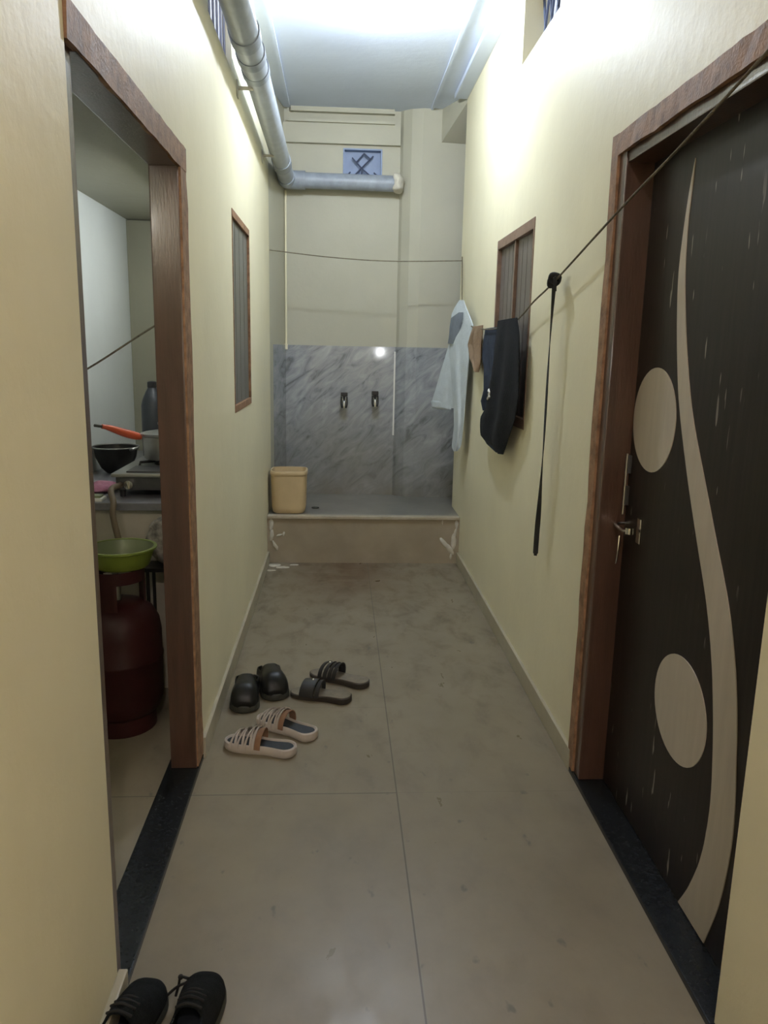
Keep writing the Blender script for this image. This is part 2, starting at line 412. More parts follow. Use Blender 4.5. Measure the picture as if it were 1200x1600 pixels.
# thresholds
b = bm_new(); box(b, LT-.02, .006, 1.49, 2.55, -.01, .016, .003)
struct('trim_8', b, GRANITE, 'black granite threshold of the left doorway', 'threshold')
b = bm_new(); box(b, W-.012, W+.085, 1.375, 2.44, -.01, .016, .003)
struct('trim_9', b, GRANITE, 'black granite threshold under the dark right door', 'threshold')
b = bm_new(); box(b, W+.085, W+.3, 1.385, 2.44, -.1, .0)
struct('floor_door', b, FLOORM, 'floor strip under the dark right door', 'floor')

# ------------------------------------------------------------------ left doorway frame
def wob(bm, amp, sc, seed=0):
    for v in bm.verts:
        k = noise.noise_vector(v.co*sc + Vector((seed, 0, 0)))*amp; v.co += k
def strip_box(bm, p0, p1, wx, wy, n=24):
    """long box from p0 to p1 along its main axis, subdivided so its edge can be uneven; wx, wy = extents (lo,hi) on the two other axes"""
    ax = max(range(3), key=lambda i: abs(p1[i]-p0[i])); o1, o2 = [i for i in range(3) if i != ax]
    rings = []
    for k in range(n+1):
        t = k/n; ring = []
        for (a, c) in ((0,0), (1,0), (1,1), (0,1)):
            co = [0,0,0]; co[ax] = p0[ax]+(p1[ax]-p0[ax])*t; co[o1] = wx[a]; co[o2] = wy[c]
            ring.append(bm.verts.new(co))
        rings.append(ring)
    for A_, B_ in zip(rings, rings[1:]):
        for i in range(4): bm.faces.new((A_[i], A_[(i+1) % 4], B_[(i+1) % 4], B_[i]))
    bm.faces.new(rings[0][::-1]); bm.faces.new(rings[-1])
d1 = thing('door_1', 'brown wooden frame of the open left doorway', 'door frame', (0, 2.0, 0), kind='structure')
def dpart(name, fill, M, parent, off=(0, 2.0, 0), smooth=False, label=None):
    bb = bm_new(); fill(bb)
    for v in bb.verts: v.co -= Vector(off)
    o = obj(name, bb, M, parent, smooth)
    if label: o['label'] = label
    return o
dpart('jamb', lambda q: box(q, LT-.005, -.001, 2.455, 2.55, .016, 1.985, .004), BROWNP, d1)
dpart('jamb', lambda q: box(q, LT-.005, -.012, 1.49, 1.558, .016, 1.93, .004), BROWNP, d1)
dpart('head', lambda q: box(q, LT-.005, -.001, 1.558, 2.455, 1.925, 1.985, .003), BROWNP, d1)
def arch_l(q):
    strip_box(q, (0, 2.5, .02), (0, 2.5, 1.99), (-.006, .005), (2.458, 2.553)); wob(q, .0028, 18)
dpart('casing', arch_l, BROWNL, d1, label='worn pale brown edge of the far jamb')
def arch_h(q):
    strip_box(q, (0, 1.492, 1.96), (0, 2.55, 1.96), (-.006, .005), (1.925, 1.992)); wob(q, .0028, 14, 4)
dpart('casing', arch_h, BROWNL, d1, label='chipped whitish brown edge of the frame head')

# ------------------------------------------------------------------ right door
XL = W+.080
d2 = thing('door_2', 'closed dark brown door with beige curve and two beige discs', 'door', (W, 1.9, 0), kind='structure')
O2 = (W, 1.9, 0)
def part2(name, fill, M, smooth=False, label=None, parent=None):
    return dpart(name, fill, M, parent or d2, O2, smooth, label)
fr = part2('frame', lambda q: (box(q, W-.004, XL+.02, 2.355, 2.44, .016, 2.03, .004), box(q, W+.002, XL+.02, 1.385, 2.355, 1.955, 2.03, .004), box(q, W+.03, XL+.02, 1.385, 1.41, .016, 1.955)), BROWNP, label='glossy red brown door frame')
def arch_r(q):
    strip_box(q, (W, 2.44, .02), (W, 2.44, 2.045), (W-.012, W), (2.405, 2.458)); wob(q, .0035, 18)
part2('casing', arch_r, BROWNL, label='thin pale brown edging strip')
def arch_r2(q):
    strip_box(q, (W, 1.386, 2.03), (W, 2.45, 2.03), (W-.012, W), (1.985, 2.045)); wob(q, .004, 15, 3)
part2('casing', arch_r2, BROWNL, label='pale brown edging strip over the door head')
leaf = part2('door_leaf', lambda q: box(q, XL, XL+.035, 1.41, 2.358, .018, 1.955), DOORM, label='dark brown laminate leaf with white paint specks')
SL = [(2.079,1.908),(2.094,1.845),(2.108,1.754),(2.116,1.645),(2.104,1.541),(2.074,1.411),(2.031,1.283),(1.945,1.115),(1.856,.966),(1.773,.831),(1.717,.705),(1.681,.58),(1.658,.461),(1.648,.35),(1.662,.22),(1.705,.104),(1.752,.021)]
SR = [(2.077,1.907),(2.081,1.842),(2.087,1.751),(2.078,1.641),(2.055,1.539),(2.014,1.412),(1.950,1.270),(1.856,1.13),(1.759,.99),(1.672,.864),(1.615,.747),(1.579,.63),(1.558,.519),(1.541,.419),(1.538,.308),(1.559,.163),(1.606,.021)]
def resample(pts, n):
    P = smooth_path([(0, y, z) for y, z in pts], 6); 
    return [P[int(round(i*(len(P)-1)/n))] for i in range(n+1)]
def strip(q):
    L_, R_ = resample(SL, 60), resample(SR, 60)
    rows = []
    for a, c in zip(L_, R_):
        rows.append([q.verts.new((XL-.0025, a.y, a.z)), q.verts.new((XL-.0025, c.y, c.z)), q.verts.new((XL+.001, c.y, c.z)), q.verts.new((XL+.001, a.y, a.z))])
    for A_, B_ in zip(rows, rows[1:]):
        for i in range(4): q.faces.new((A_[i], A_[(i+1) % 4], B_[(i+1) % 4], B_[i]))
    q.faces.new(rows[0][::-1]); q.faces.new(rows[-1])
part2('curved_inlay', strip, INLAY, label='beige curved stripe')
def disc(y, z, ry, rzz):
    def f(q):
        n = 48
        a = [q.verts.new((XL-.0025, y+ry*math.cos(2*math.pi*i/n), z+rzz*math.sin(2*math.pi*i/n))) for i in range(n)]
        c = [q.verts.new((XL+.001, v.co.y, v.co.z)) for v in a]
        for i in range(n): q.faces.new((a[i], a[(i+1) % n], c[(i+1) % n], c[i]))
        q.faces.new(a); q.faces.new(c[::-1])
    return f
part2('disc_inlay', disc(2.197, 1.235, .150, .148), INLAY, label='upper beige disc')
part2('disc_inlay', disc(1.860, .510, .155, .142), INLAY, label='lower beige disc')
# latch hardware
hs = part2('hasp', lambda q: (box(q, XL-.012, XL, 2.335, 2.354, 1.06, 1.115, .002), box(q, XL-.012, XL, 2.335, 2.354, .96, 1.02, .002)), STEELD, label='dark sliding bolt plates')
part2('bolt', lambda q: tube(q, [(XL-.012, 2.346, 1.12), (XL-.012, 2.346, .93)], .004, 8), STEEL, True, parent=None)
part2('door_handle', lambda q: (tube(q, smooth_path([(XL, 2.36, .90), (XL-.03, 2.35, .898), (XL-.033, 2.28, .893), (XL-.03, 2.235, .902)], 6), .006, 10), lathe(q, [(.001, -.009), (.012, -.009), (.012, .009), (.001, .009)], (XL-.03, 2.232, .903), 16), box(q, XL-.004, XL, 2.215, 2.245, .865, .94, .002)), CHROME, True, label='small chrome handle')
part2('pull_ring', lambda q: tube(q, smooth_path([(XL-.014, 2.352, .86), (XL-.018, 2.345, .82), (XL-.018, 2.352, .775), (XL-.018, 2.368, .768), (XL-.018, 2.366, .80), (XL-.014, 2.354, .86)], 6), .0032, 8), CHROME, True, label='thin hanging wire ring')

# ------------------------------------------------------------------ windows
def window(name, label, xw, sgn, y0, y1, z0, z1, M, fM, mull, fw, dep, sw):
    """sgn=+1: wall body lies towards +X"""
    o = thing(name, label, 'window', (xw, (y0+y1)/2, z0), kind='structure'); off = o.location.copy()
    def p(nm, fill, MM, lab=None): return dpart(nm, fill, MM, o, off, False, lab)
    a, c = (xw-.003*sgn, xw+.05*sgn); xa, xb = min(a, c), max(a, c)
    def frm(q):
        box(q, xa, xb, y0, y1, z1-fw, z1, .003); box(q, xa, xb, y0, y1, z0, z0+fw, .003)
        box(q, xa, xb, y0, y0+sw, z0+fw, z1-fw, .003); box(q, xa, xb, y1-sw, y1, z0+fw, z1-fw, .003)
    p('window_frame', frm, fM)
    if mull:
        ym = (y0+y1)/2
        e0, e1 = sorted((xw+.004*sgn, xw+.05*sgn))
        p('mullion', lambda q: box(q, e0, e1, ym-.010, ym+.010, z0+fw, z1-fw, .003), fM)
    cells = [(y0+sw, (y0+y1)/2-.014), ((y0+y1)/2+.014, y1-sw)] if mull else [(y0+sw, y1-sw)]
    s0, s1 = sorted((xw+dep*sgn, xw+(dep+.02)*sgn))
    for (ya, yb) in cells:
        def sh(q):
            box(q, s0, s1, ya, yb, z0+fw, z1-fw)
            n = 4
            for i in range(1, n):
                yy = ya+(yb-ya)*i/n; r0, r1 = sorted((xw+(dep-.0015)*sgn, xw+dep*sgn))
                box(q, r0, r1, yy-.006, yy+.006, z0+fw+.01, z1-fw-.01)
        p('shutter', sh, M)
    return o
window('window_1', 'tall narrow grey shuttered window in the left wall', 0, -1, 3.60, 4.26, 1.12, 2.0, SHUTL, BROWNL, False, .032, .010, .010)
window('window_2', 'brown two-leaf window in the right wall behind the hanging clothes', W, 1, 3.43, 4.225, 1.08, 1.975, SHUT, WINF, True, .045, .018, .022)

# ------------------------------------------------------------------ ventilators
def bar(q, a, c, r=.004): tube(q, [a, c], r, 6)
v = thing('ventilator', 'square blue ventilator grille high on the end wall above the pipe', 'ventilator', (.622, YB, 2.60), kind='structure'); off = v.location.copy()
dpart('back_panel', lambda q: box(q, .484, .760, YB+.05, YB+.07, 2.601, 2.794), BLUEG, v, off)
dpart('grille_frame', lambda q: (box(q, .484, .494, YB-.004, YB+.05, 2.601, 2.794), box(q, .750, .760, YB-.004, YB+.05, 2.601, 2.794), box(q, .494, .750, YB-.004, YB+.05, 2.784, 2.794), box(q, .494, .750, YB-.004, YB+.05, 2.601, 2.611)), BLUEG, v, off)
cx, cz = .622, 2.715; y_ = YB+.01
def lattice(q):
    L_ = [((-.075, .02), (0, -.055)), ((0, -.055), (.06, -.10)), ((.075, .035), (-.06, -.10)), ((-.045, -.01), (.01, .05)), ((.01, .05), (.055, .012)), ((-.005, -.06), (-.005, -.10)), ((-.11, -.10), (-.085, -.075)), ((.11, -.10), (.08, -.075))]
    for a, c in L_: bar(q, (cx+a[0], y_, cz+a[1]), (cx+c[0], y_, cz+c[1]), .0055)
dpart('lattice', lattice, BLUED, v, off)
v = thing('ventilator', 'grey ventilator with crossed bars high on the right wall', 'ventilator', (W, 3.545, 2.69), kind='structure'); off = v.location.copy()
dpart('back_panel', lambda q: box(q, W+.12, W+.14, 3.231, 3.859, 2.691, 2.979), VENTG, v, off)
def lat2(q):
    for i in range(7):
        y = 3.23+.63*i/6
        if i < 6:
            bar(q, (W+.085, y, 2.70), (W+.085, y+.105, 2.97), .006); bar(q, (W+.085, y+.105, 2.70), (W+.085, y, 2.97), .006)
dpart('lattice', lat2, BLUED, v, off)
v = thing('ventilator', 'grey ventilator opening high on the left wall behind the pipe', 'ventilator', (0, 3.39, 2.565), kind='structure'); off = v.location.copy()
dpart('back_panel', lambda q: box(q, -.06, -.04, 3.081, 3.699, 2.566, 2.949), VENTG, v, off)
dpart('lattice', lambda q: [bar(q, (-.03, 3.10+.1*i, 2.57), (-.03, 3.10+.1*i, 2.945), .006) for i in range(7)], VENTG, v, off)

# ------------------------------------------------------------------ lamps
lb = thing('light_bulb', 'bright white bulb on the corridor ceiling', 'light bulb', (.665, 4.02, ZC))
b = bm_new(); lathe(b, [(.004, 0), (.042, 0), (.042, -.012), (.022, -.02), (.02, -.045), (.017, -.05)], (0,0,0), 24); obj('lamp_holder', b, WHITEP, lb, True)
b = bm_new(); lathe(b, [(.014, -.05), (.018, -.062), (.028, -.085), (.031, -.105), (.026, -.127), (.012, -.138), (.001, -.140)], (0,0,0), 24); obj('globe', b, emis('bulb_glow', CEIL_COL, CEIL_BULB), lb, True)
wb = thing('wall_lamp', 'round bulb on the right wall behind the viewer', 'wall lamp', (W, -2.0, 1.365))
b = bm_new(); tube(b, [(0, 0, 0), (-.03, 0, 0), (-.06, 0, 0)], .02, 16); obj('lamp_holder', b, WHITEP, wb, True)
b = bm_new(); bmesh.ops.create_uvsphere(b, u_segments=20, v_segments=12, radius=.06, matrix=Matrix.Translation((-.115, 0, 0))); obj('globe', b, emis('wall_bulb_glow', WALL_COL, WALL_BULB), wb, True)

rb = thing('light_bulb', 'warm bulb on the ceiling behind the viewer', 'light bulb', (.60, -.9, ZC))
b = bm_new(); lathe(b, [(.004, 0), (.042, 0), (.042, -.012), (.022, -.02), (.02, -.045), (.017, -.05)], (0,0,0), 24); obj('lamp_holder', b, WHITEP, rb, True)
b = bm_new(); lathe(b, [(.014, -.05), (.018, -.062), (.028, -.085), (.031, -.105), (.026, -.127), (.012, -.138), (.001, -.140)], (0,0,0), 24); obj('globe', b, emis('warm_bulb_glow', REAR_COL, REAR_BULB), rb, True)

# ------------------------------------------------------------------ drain pipe
PX, PR = .093, .056
dp = thing('drain_pipe', 'thick grey plastic drain pipe under the ceiling along the left wall', 'pipe', (PX, 3.5, 2.58)); off = dp.location.copy()
PZ0, PZ1 = 2.585, 2.555
YE = YB-.095
b = bm_new(); tube(b, [(PX, 1.0, 2.62), (PX, 3.9, 2.60), (PX, YE-.03, PZ1+.002)], PR, 24)
for q in b.verts: q.co -= off
obj('pipe_run', b, PVC, dp, True)
b = bm_new(); tube(b, [(PX+.06, YE, PZ1), (.84, YE, PZ1-.005)], PR*.95, 24)
for q in b.verts: q.co -= off
obj('pipe_run', b, PVCD, dp, True)
b = bm_new(); tube(b, smooth_path([(PX, YE-.12, PZ1+.003), (PX, YE-.05, PZ1+.001), (PX+.012, YE-.012, PZ1), (PX+.05, YE, PZ1), (PX+.13, YE, PZ1)], 5), PR*1.1, 24)
for q in b.verts: q.co -= off
obj('elbow', b, PVCD, dp, True)
for (ya, yb) in ((3.34, 3.42), (3.56, 3.62), (3.75, 3.80), (5.30, 5.42)):
    b = bm_new(); tube(b, [(PX, ya, 2.605), (PX, ya+.005, 2.605), (PX, yb-.005, 2.60), (PX, yb, 2.60)] if yb < 5 else [(PX, ya, 2.568), (PX, yb, 2.563)], PR*1.1, 24)
    for q in b.verts: q.co -= off
    obj('coupling', b, PVCD, dp, True)
for yy, zz in ((3.85, 2.60), (5.0, 2.575)):
    b = bm_new(); box(b, .001, PX-.02, yy, yy+.025, zz-.055, zz-.045); box(b, .001, .006, yy-.01, yy+.035, zz-.09, zz-.02)
    for q in b.verts: q.co -= off
    obj('clamp', b, PLASTER, dp)
b = bm_new(); bmesh.ops.create_icosphere(b, subdivisions=3, radius=1, matrix=Matrix.Translation((.865, YE, PZ1)) @ Matrix.Diagonal((.045, .07, .07, 1)))
for q in b.verts: q.co += noise.noise_vector(q.co*22)*.015; q.co -= off
obj('plaster_collar', b, PLASTER, dp, True)['label'] = 'lumpy white plaster where the pipe enters the wall'
# slim conduit
b = bm_new(); tube(b, [(.078, YB-.008, 1.42), (.078, YB-.008, 2.50)], .008, 10); box(b, .066, .09, YB-.03, YB-.013, 1.40, 1.44, .003)
tag(obj('conduit_pipe', b, PAINT, smooth=True), 'slim cream pipe running up the left corner of the end wall', 'pipe')

# ------------------------------------------------------------------ taps
def tap(x, z, label):
    t = thing('water_tap', label, 'tap', (x, YB-.012, z), group='taps on the grey marble wall')
    b = bm_new(); lathe(b, [(.001, 0), (.022, 0), (.022, .008), (.012, .012)], (0,0,0), 20)
    bmesh.ops.rotate(b, verts=b.verts[:], cent=(0,0,0), matrix=Matrix.Rotation(math.radians(90), 3, 'X')); obj('wall_flange', b, CHROME, t, True)
    b = bm_new(); tube(b, smooth_path([(0, -.006, 0), (0, -.05, 0), (0, -.075, -.008), (0, -.082, -.03), (0, -.082, -.05)], 5), lambda s: .013 if s < .6 else .0115, 12); obj('spout', b, CHROME, t, True)
    b = bm_new(); tube(b, [(0, -.04, .008), (0, -.04, .035)], .009, 12); box(b, -.026, .026, -.058, -.022, .032, .062, .008); obj('tap_handle', b, BLACKP, t, True)['label'] = 'black square turning knob'
    b = bm_new(); tube(b, smooth_path([(-.019, -.07, .03), (-.021, -.084, -.02), (-.014, -.088, -.05)], 4), .006, 8); tube(b, smooth_path([(.019, -.07, .03), (.021, -.084, -.02), (.014, -.088, -.05)], 4), .006, 8); obj('tap_guard', b, BLACKP, t, True)
tap(.507, 1.035, 'left one of the two taps on the grey marble wall')
tap(.736, 1.048, 'right one of the two taps on the grey marble wall')

# ------------------------------------------------------------------ bucket, drain
bk = thing('bucket', 'beige squarish plastic bucket on the left end of the tiled step', 'bucket', (.137, 5.27, PLZ))
b = bm_new(); lathe(b, [(.001, .002), (.098, .002), (.108, .012), (.114, .04), (.120, .265), (.120, .285), (.112, .285), (.110, .265), (.104, .04), (.095, .018), (.001, .018)], (0,0,0), 48, sq=4.5); obj('bucket_body', b, BUCKETM, bk, True)
b = bm_new(); lathe(b, [(.121, .258), (.1245, .263), (.1245, .283), (.121, .289), (.112, .289), (.112, .280)], (0,0,0), 48, sq=4.5, closed=False); obj('rim', b, BUCKETM, bk, True)
dr = thing('drain_cover', 'small dark drain cover on the platform beside the beige bucket', 'drain', (.31, 5.38, PLZ))
b = bm_new(); lathe(b, [(.001, 0), (.026, 0), (.026, .006), (.001, .010)], (0,0,0), 20); obj('cover', b, SHOES, dr, True)

# ------------------------------------------------------------------ clotheslines
b = bm_new(); tube(b, smooth_path([(1.282, 5.44, 2.03), (1.265, 5.27, 1.78), (1.258, 5.19, 1.70), (1.255, 5.14, 1.64), (1.25, 4.9, 1.585), (1.25, 4.62, 1.549), (1.248, 4.07, 1.528), (1.25, 3.56, 1.551), (1.25, 3.22, 1.62), (1.25, 2.92, 1.675), (1.252, 2.30, 1.813), (1.252, 1.91, 1.89), (1.254, 1.6, 1.96), (1.256, 1.3, 2.03), (1.282, .95, 2.11)], 8), .0034, 8)
tag(obj('clothesline', b, ROPE, smooth=True), 'rope along the right wall carrying the clothes and crossing before the dark door', 'clothesline')
b = bm_new(); tube(b, smooth_path([(.003, 5.44, 2.04), (.4, 5.44, 2.005), (.8, 5.44, 1.99), (W-.003, 5.44, 2.005)], 10), .0032, 8)
tag(obj('clothesline', b, ROPE, smooth=True), 'thin rope strung straight across the corridor before the end wall', 'clothesline')

# ------------------------------------------------------------------ garments
def cloth_bm(rows, frame, thick=.012, fold=.012, nf=3.5, seed=0, nz=44, nu=26):
    """closed two-layer hanging cloth; rows = (height, left, right); frame(u, d, z) -> world point"""
    bb = bm_new(); rows = sorted(rows, reverse=True)
    def lr(z):
        for (z1, a1, c1), (z0, a0, c0) in zip(rows, rows[1:]):
            if z0 <= z <= z1:
                t = (z1-z)/(z1-z0) if z1 > z0 else 0
                return a1+(a0-a1)*t, c1+(c0-c1)*t
        return rows[-1][1:]
    ztop, zbot = rows[0][0], rows[-1][0]
    rings = []
    for i in range(nz+1):
        z = ztop+(zbot-ztop)*i/nz; a, c = lr(z); k = i/nz
        F_ = []; B_ = []
        for j in range(nu+1):
            s = j/nu; u = a+(c-a)*s
            drop = min(1, k*2.2)
            d = fold*drop*math.sin(s*nf*2*math.pi + seed + 1.3*math.sin(k*3+seed)) + .5*fold*noise.noise(Vector((u*9+seed, z*6, seed)))
            e = thick*(max(0, 1-(2*s-1)**4))**.5*(.35+.65*min(1, k*6+.15)*min(1, (1-k)*10+.25)) + .0012
            F_.append(bb.verts.new(frame(u, d-e, z))); B_.append(bb.verts.new(frame(u, d+e, z)))
        rings.append(F_+B_[::-1])
    n = len(rings[0])
    for A_, C_ in zip(rings, rings[1:]):
        for i in range(n): bb.faces.new((A_[i], A_[(i+1) % n], C_[(i+1) % n], C_[i]))
    bb.faces.new(rings[0][::-1]); bb.faces.new(rings[-1])
    return bb
def yz(x): return lambda u, d, z: (x+d, u, z)
def local(bm, o):
    for v_ in bm.verts: v_.co -= Vector(o)
    return bm
# black T-shirt
bs = thing('black_shirt', 'black shirt with a small white emblem hanging on the rope before the window', 'shirt', (1.245, 3.8, 1.54)); off = bs.location.copy()
b = cloth_bm([(1.562, 3.93, 3.50), (1.50, 3.96, 3.45), (1.41, 4.00, 3.425), (1.30, 4.04, 3.415), (1.23, 4.13, 3.41), (1.13, 4.17, 3.46), (1.065, 4.31, 3.54), (1.02, 4.30, 3.60), (.975, 4.27, 3.65), (.955, 4.10, 3.675), (.945, 3.80, 3.685)], lambda u, d, z: (1.231+d, u*.982, z), .010, .007, 2.2, .4)
from mathutils.bvhtree import BVHTree
bvh = BVHTree.FromBMesh(b)
obj('shirt_body', local(b, off), CLB, bs, True)
def on_shirt(y, z):
    y *= .982
    hit = bvh.ray_cast(Vector((.5, y, z)), Vector((1, 0, 0)))[0]
    return ((hit.x if hit else 1.235)-.001, y, z)
b = bm_new()
tube(b, [on_shirt(*q) for q in ((4.005, 1.223), (3.985, 1.23), (3.96, 1.218), (3.97, 1.20), (3.995, 1.19), (4.02, 1.182))], .006, 8)
tube(b, [on_shirt(*q) for q in ((3.98, 1.21), (3.955, 1.194))], .0055, 8)
obj('emblem', local(b, off), WHITEP, bs, True)['label'] = 'small white chest emblem'
ns = thing('navy_shirt', 'dark navy garment hanging between the tan cloth and the black shirt', 'shirt', (1.262, 4.25, 1.52)); off = ns.location.copy()
b = cloth_bm([(1.538, 4.36, 4.00), (1.45, 4.40, 4.00), (1.375, 4.43, 4.02), (1.325, 4.36, 4.02), (1.21, 4.345, 4.05), (1.14, 4.43, 4.10), (1.10, 4.31, 4.22)], yz(1.264), .007, .006, 1.7, 2.0)
obj('shirt_body', local(b, off), CLN, ns, True)
tc = thing('tan_cloth', 'small tan cloth hanging between the pale shirt and navy garment', 'cloth', (1.25, 4.58, 1.55)); off = tc.location.copy()
b = cloth_bm([(1.556, 4.70, 4.37), (1.50, 4.79, 4.38), (1.455, 4.85, 4.40), (1.366, 4.74, 4.43), (1.32, 4.55, 4.46), (1.30, 4.51, 4.47)], yz(1.25), .007, .008, 2.2, 1.0)
obj('cloth_body', local(b, off), CLT, tc, True)
# pale shirt, hanging aslant between the rope and the wall end
def aslant(yo):
    def f(u, d, z):
        y = 5.15-(u-1.102)*3.12 if u > 1.102 else 5.15-(u-1.102)*2.0
        y += yo+d
        return (.469+(u-.469)/4.6*y, y, 1.42+(z-1.42)*y/4.6)
    return f
ws = thing('pale_shirt', 'pale blue shirt with collar darkened as if in shadow hanging nearest the end wall', 'shirt', (1.24, 5.0, 1.70)); off = ws.location.copy()
b = cloth_bm([(1.70, 1.150, 1.176), (1.66, 1.125, 1.192), (1.62, 1.108, 1.212), (1.56, 1.104, 1.238), (1.46, 1.104, 1.224), (1.33, 1.112, 1.218), (1.10, 1.140, 1.208), (.98, 1.146, 1.204), (.86, 1.137, 1.194), (.832, 1.150, 1.172)], aslant(0), .016, .016, 1.6, .9)
obj('shirt_body', local(b, off), CLW, ws, True)
b = cloth_bm([(1.45, 1.098, 1.15), (1.38, 1.080, 1.155), (1.30, 1.057, 1.16), (1.20, 1.032, 1.16), (1.13, 1.012, 1.155), (1.085, 1.02, 1.145)], aslant(.035), .012, .010, 1.4, .2)
sv = obj('sleeve', local(b, off), CLW, ws, True)
b = cloth_bm([(1.128, 1.006, 1.10), (1.118, 1.008, 1.118), (1.09, 1.012, 1.126), (1.078, 1.06, 1.126)], aslant(.032), .016, .004, 1.0, .2, 8, 14)
obj('cuff', local(b, off), CLW, sv, True)
b = cloth_bm([(1.632, 1.150, 1.176), (1.60, 1.106, 1.176), (1.55, 1.100, 1.166), (1.50, 1.098, 1.146), (1.455, 1.092, 1.125)], aslant(-.025), .010, .006, 1.2, .5, 16, 14)
obj('collar', local(b, off), CLWD, ws, True)['label'] = 'collar facing with its shadow painted blue grey'
# hanging strap
st = thing('black_strap', 'long black strap knotted to the rope and hanging down beside the window', 'strap', (1.25, 2.92, 1.672)); off = st.location.copy()
b = bm_new()
pts = smooth_path([(1.246, 2.92, 1.668), (1.244, 2.924, 1.397), (1.246, 2.929, 1.111), (1.25, 2.952, .86), (1.252, 2.97, .72), (1.25, 2.966, .63)], 10)
rows = []
for i, p_ in enumerate(pts):
    k = i/(len(pts)-1); a = .5+1.1*math.sin(k*5); wd = .010 if k < .97 else .006
    dx, dy = math.cos(a)*wd, math.sin(a)*wd
    nx, ny = -math.sin(a)*.0016, math.cos(a)*.0016
    rows.append([b.verts.new((p_.x+s*dx+t*nx, p_.y+s*dy+t*ny, p_.z)) for s, t in ((-1,-1), (1,-1), (1,1), (-1,1))])
for A_, C_ in zip(rows, rows[1:]):
    for i in range(4): b.faces.new((A_[i], A_[(i+1) % 4], C_[(i+1) % 4], C_[i]))
b.faces.new(rows[0][::-1]); b.faces.new(rows[-1])
obj('strap_length', local(b, off), STRAPM, st, True)
b = bm_new()
kc_ = Vector((1.246, 2.92, 1.673))
kp = [(-.015, .02, -.011), (-.02, -.02, .024), (.015, -.02, .019), (.02, .02, -.006), (-.01, .035, -.021), (-.02, 0, .004), (.01, -.01, -.016)]
tube(b, smooth_path([tuple(kc_+Vector(q)*.75) for q in kp], 6), .0095, 10)
tube(b, smooth_path([tuple(kc_+Vector(q)) for q in ((0, -.015, .012), (-.007, -.032, .006), (-.007, -.038, -.016), (-.004, -.032, -.038))], 6), .0055, 8)
obj('knot', local(b, off), STRAPM, st, True)

# ------------------------------------------------------------------ footwear
def hw(t, wd):           # half width of a sole along toe(0) .. heel(1)
    toe = math.sqrt(max(0, 1-(1-min(1, t/.22))**2)); heel = math.sqrt(max(0, 1-(1-min(1, (1-t)/.14))**2))
    waist = 1.0-.20*math.exp(-((t-.62)/.2)**2)-.06*max(0, (t-.5))
    return wd*toe*heel*waist
def outline(L, wd, n=40, skew=0, inset=0):
    up, dn = [], []
    for i in range(n+1):
        t = .5-.5*math.cos(math.pi*i/n)
        h_ = hw(t, wd-inset); yo = skew*math.sin(math.pi*t)
        x = inset+(L-2*inset)*t
        up.append((x, h_+yo)); dn.append((x, -h_+yo))
    return up+dn[-2:0:-1]
def stack(bm, rings):
    """rings = [(outline, z or fn)]"""
    V = [[bm.verts.new((x, y, z(x) if callable(z) else z)) for x, y in ol] for ol, z in rings]
    n = len(V[0])
    for A_, C_ in zip(V, V[1:]):
        for i in range(n): bm.faces.new((A_[i], A_[(i+1) % n], C_[(i+1) % n], C_[i]))
    bm.faces.new(V[0][::-1]); bm.faces.new(V[-1])
def band(bm, xl, xr, wl, L, wd, h_, th=.004, n=16, z0=.02, skew=0):
    """strap arching over the foot: from left side x=xl to right side x=xr; wl = width along x"""
    rows = []
    for i in range(n+1):
        s = i/n; ph = math.pi*s
        xc = xl+(xr-xl)*s; y0 = hw(xc/L, wd)+.002; yo = skew*math.sin(math.pi*xc/L)
        y = -y0*math.cos(ph)+yo; z = z0+h_*math.sin(ph)**.75
        ny, nz_ = -math.cos(ph)*th, math.sin(ph)*th+.0005
        sl_ = .12*(z-z0)
        rows.append([bm.verts.new((xc-wl/2+sl_, y, z)), bm.verts.new((xc+wl/2+sl_, y, z+.12*h_*math.sin(ph))), bm.verts.new((xc+wl/2+sl_, y+ny, z+nz_+.12*h_*math.sin(ph))), bm.verts.new((xc-wl/2+sl_, y+ny, z+nz_))])
    for A_, C_ in zip(rows, rows[1:]):
        for i in range(4): bm.faces.new((A_[i], A_[(i+1) % 4], C_[(i+1) % 4], C_[i]))
    bm.faces.new(rows[0][::-1]); bm.faces.new(rows[-1])
def place(name, label, cat, toe, heel, group):
    t = Vector(toe); h_ = Vector(heel); d = h_-t
    o = thing(name, label, cat, (t.x, t.y, 0.0005), math.atan2(d.y, d.x), group)
    return o, d.length
def slide(toe, heel, label, side, L):
    """pale slide with lattice straps"""
    o, _ = place('slide_sandal', label, 'sandal', toe, heel, 'pale lattice slides')
    wd = .046
    b = bm_new(); ol = lambda i: outline(L, wd, inset=i)
    stack(b, [(ol(.004), 0), (ol(0), .005), (ol(-.001), .016), (ol(.001), .030), (ol(.006), .034), (ol(.009), .031), (ol(.011), .024)]); obj('sole', b, PALE, o, True)
    b = bm_new(); stack(b, [(ol(.0105), .0235), (ol(.0105), .0255), (ol(.013), .0262)]); obj('insole', b, INSOLE, o, True)
    up = bm_new()
    for k, x in enumerate((.048, .075, .103)):
        band(up, x*L/.27+.012, x*L/.27-.006, .009, L, wd, .040+.008*k)
        band(up, x*L/.27-.010, x*L/.27+.014, .008, L, wd, .042+.008*k)
    band(up, .122*L/.27, .122*L/.27, .010, L, wd, .060)
    obj('strap', up, PALE, o, True)['label'] = 'lattice of narrow pale straps'
    b = bm_new(); band(b, .133*L/.27, .133*L/.27, .030, L, wd-.003, .056, .003)
    lo_ = obj('strap_lining', b, TANP, o, True); lo_['label'] = 'tan lining at the back of the straps'
slide((.068, 2.640), (.328, 2.565), 'pale pink lattice slide nearer the viewer of its pair', 1, .27)
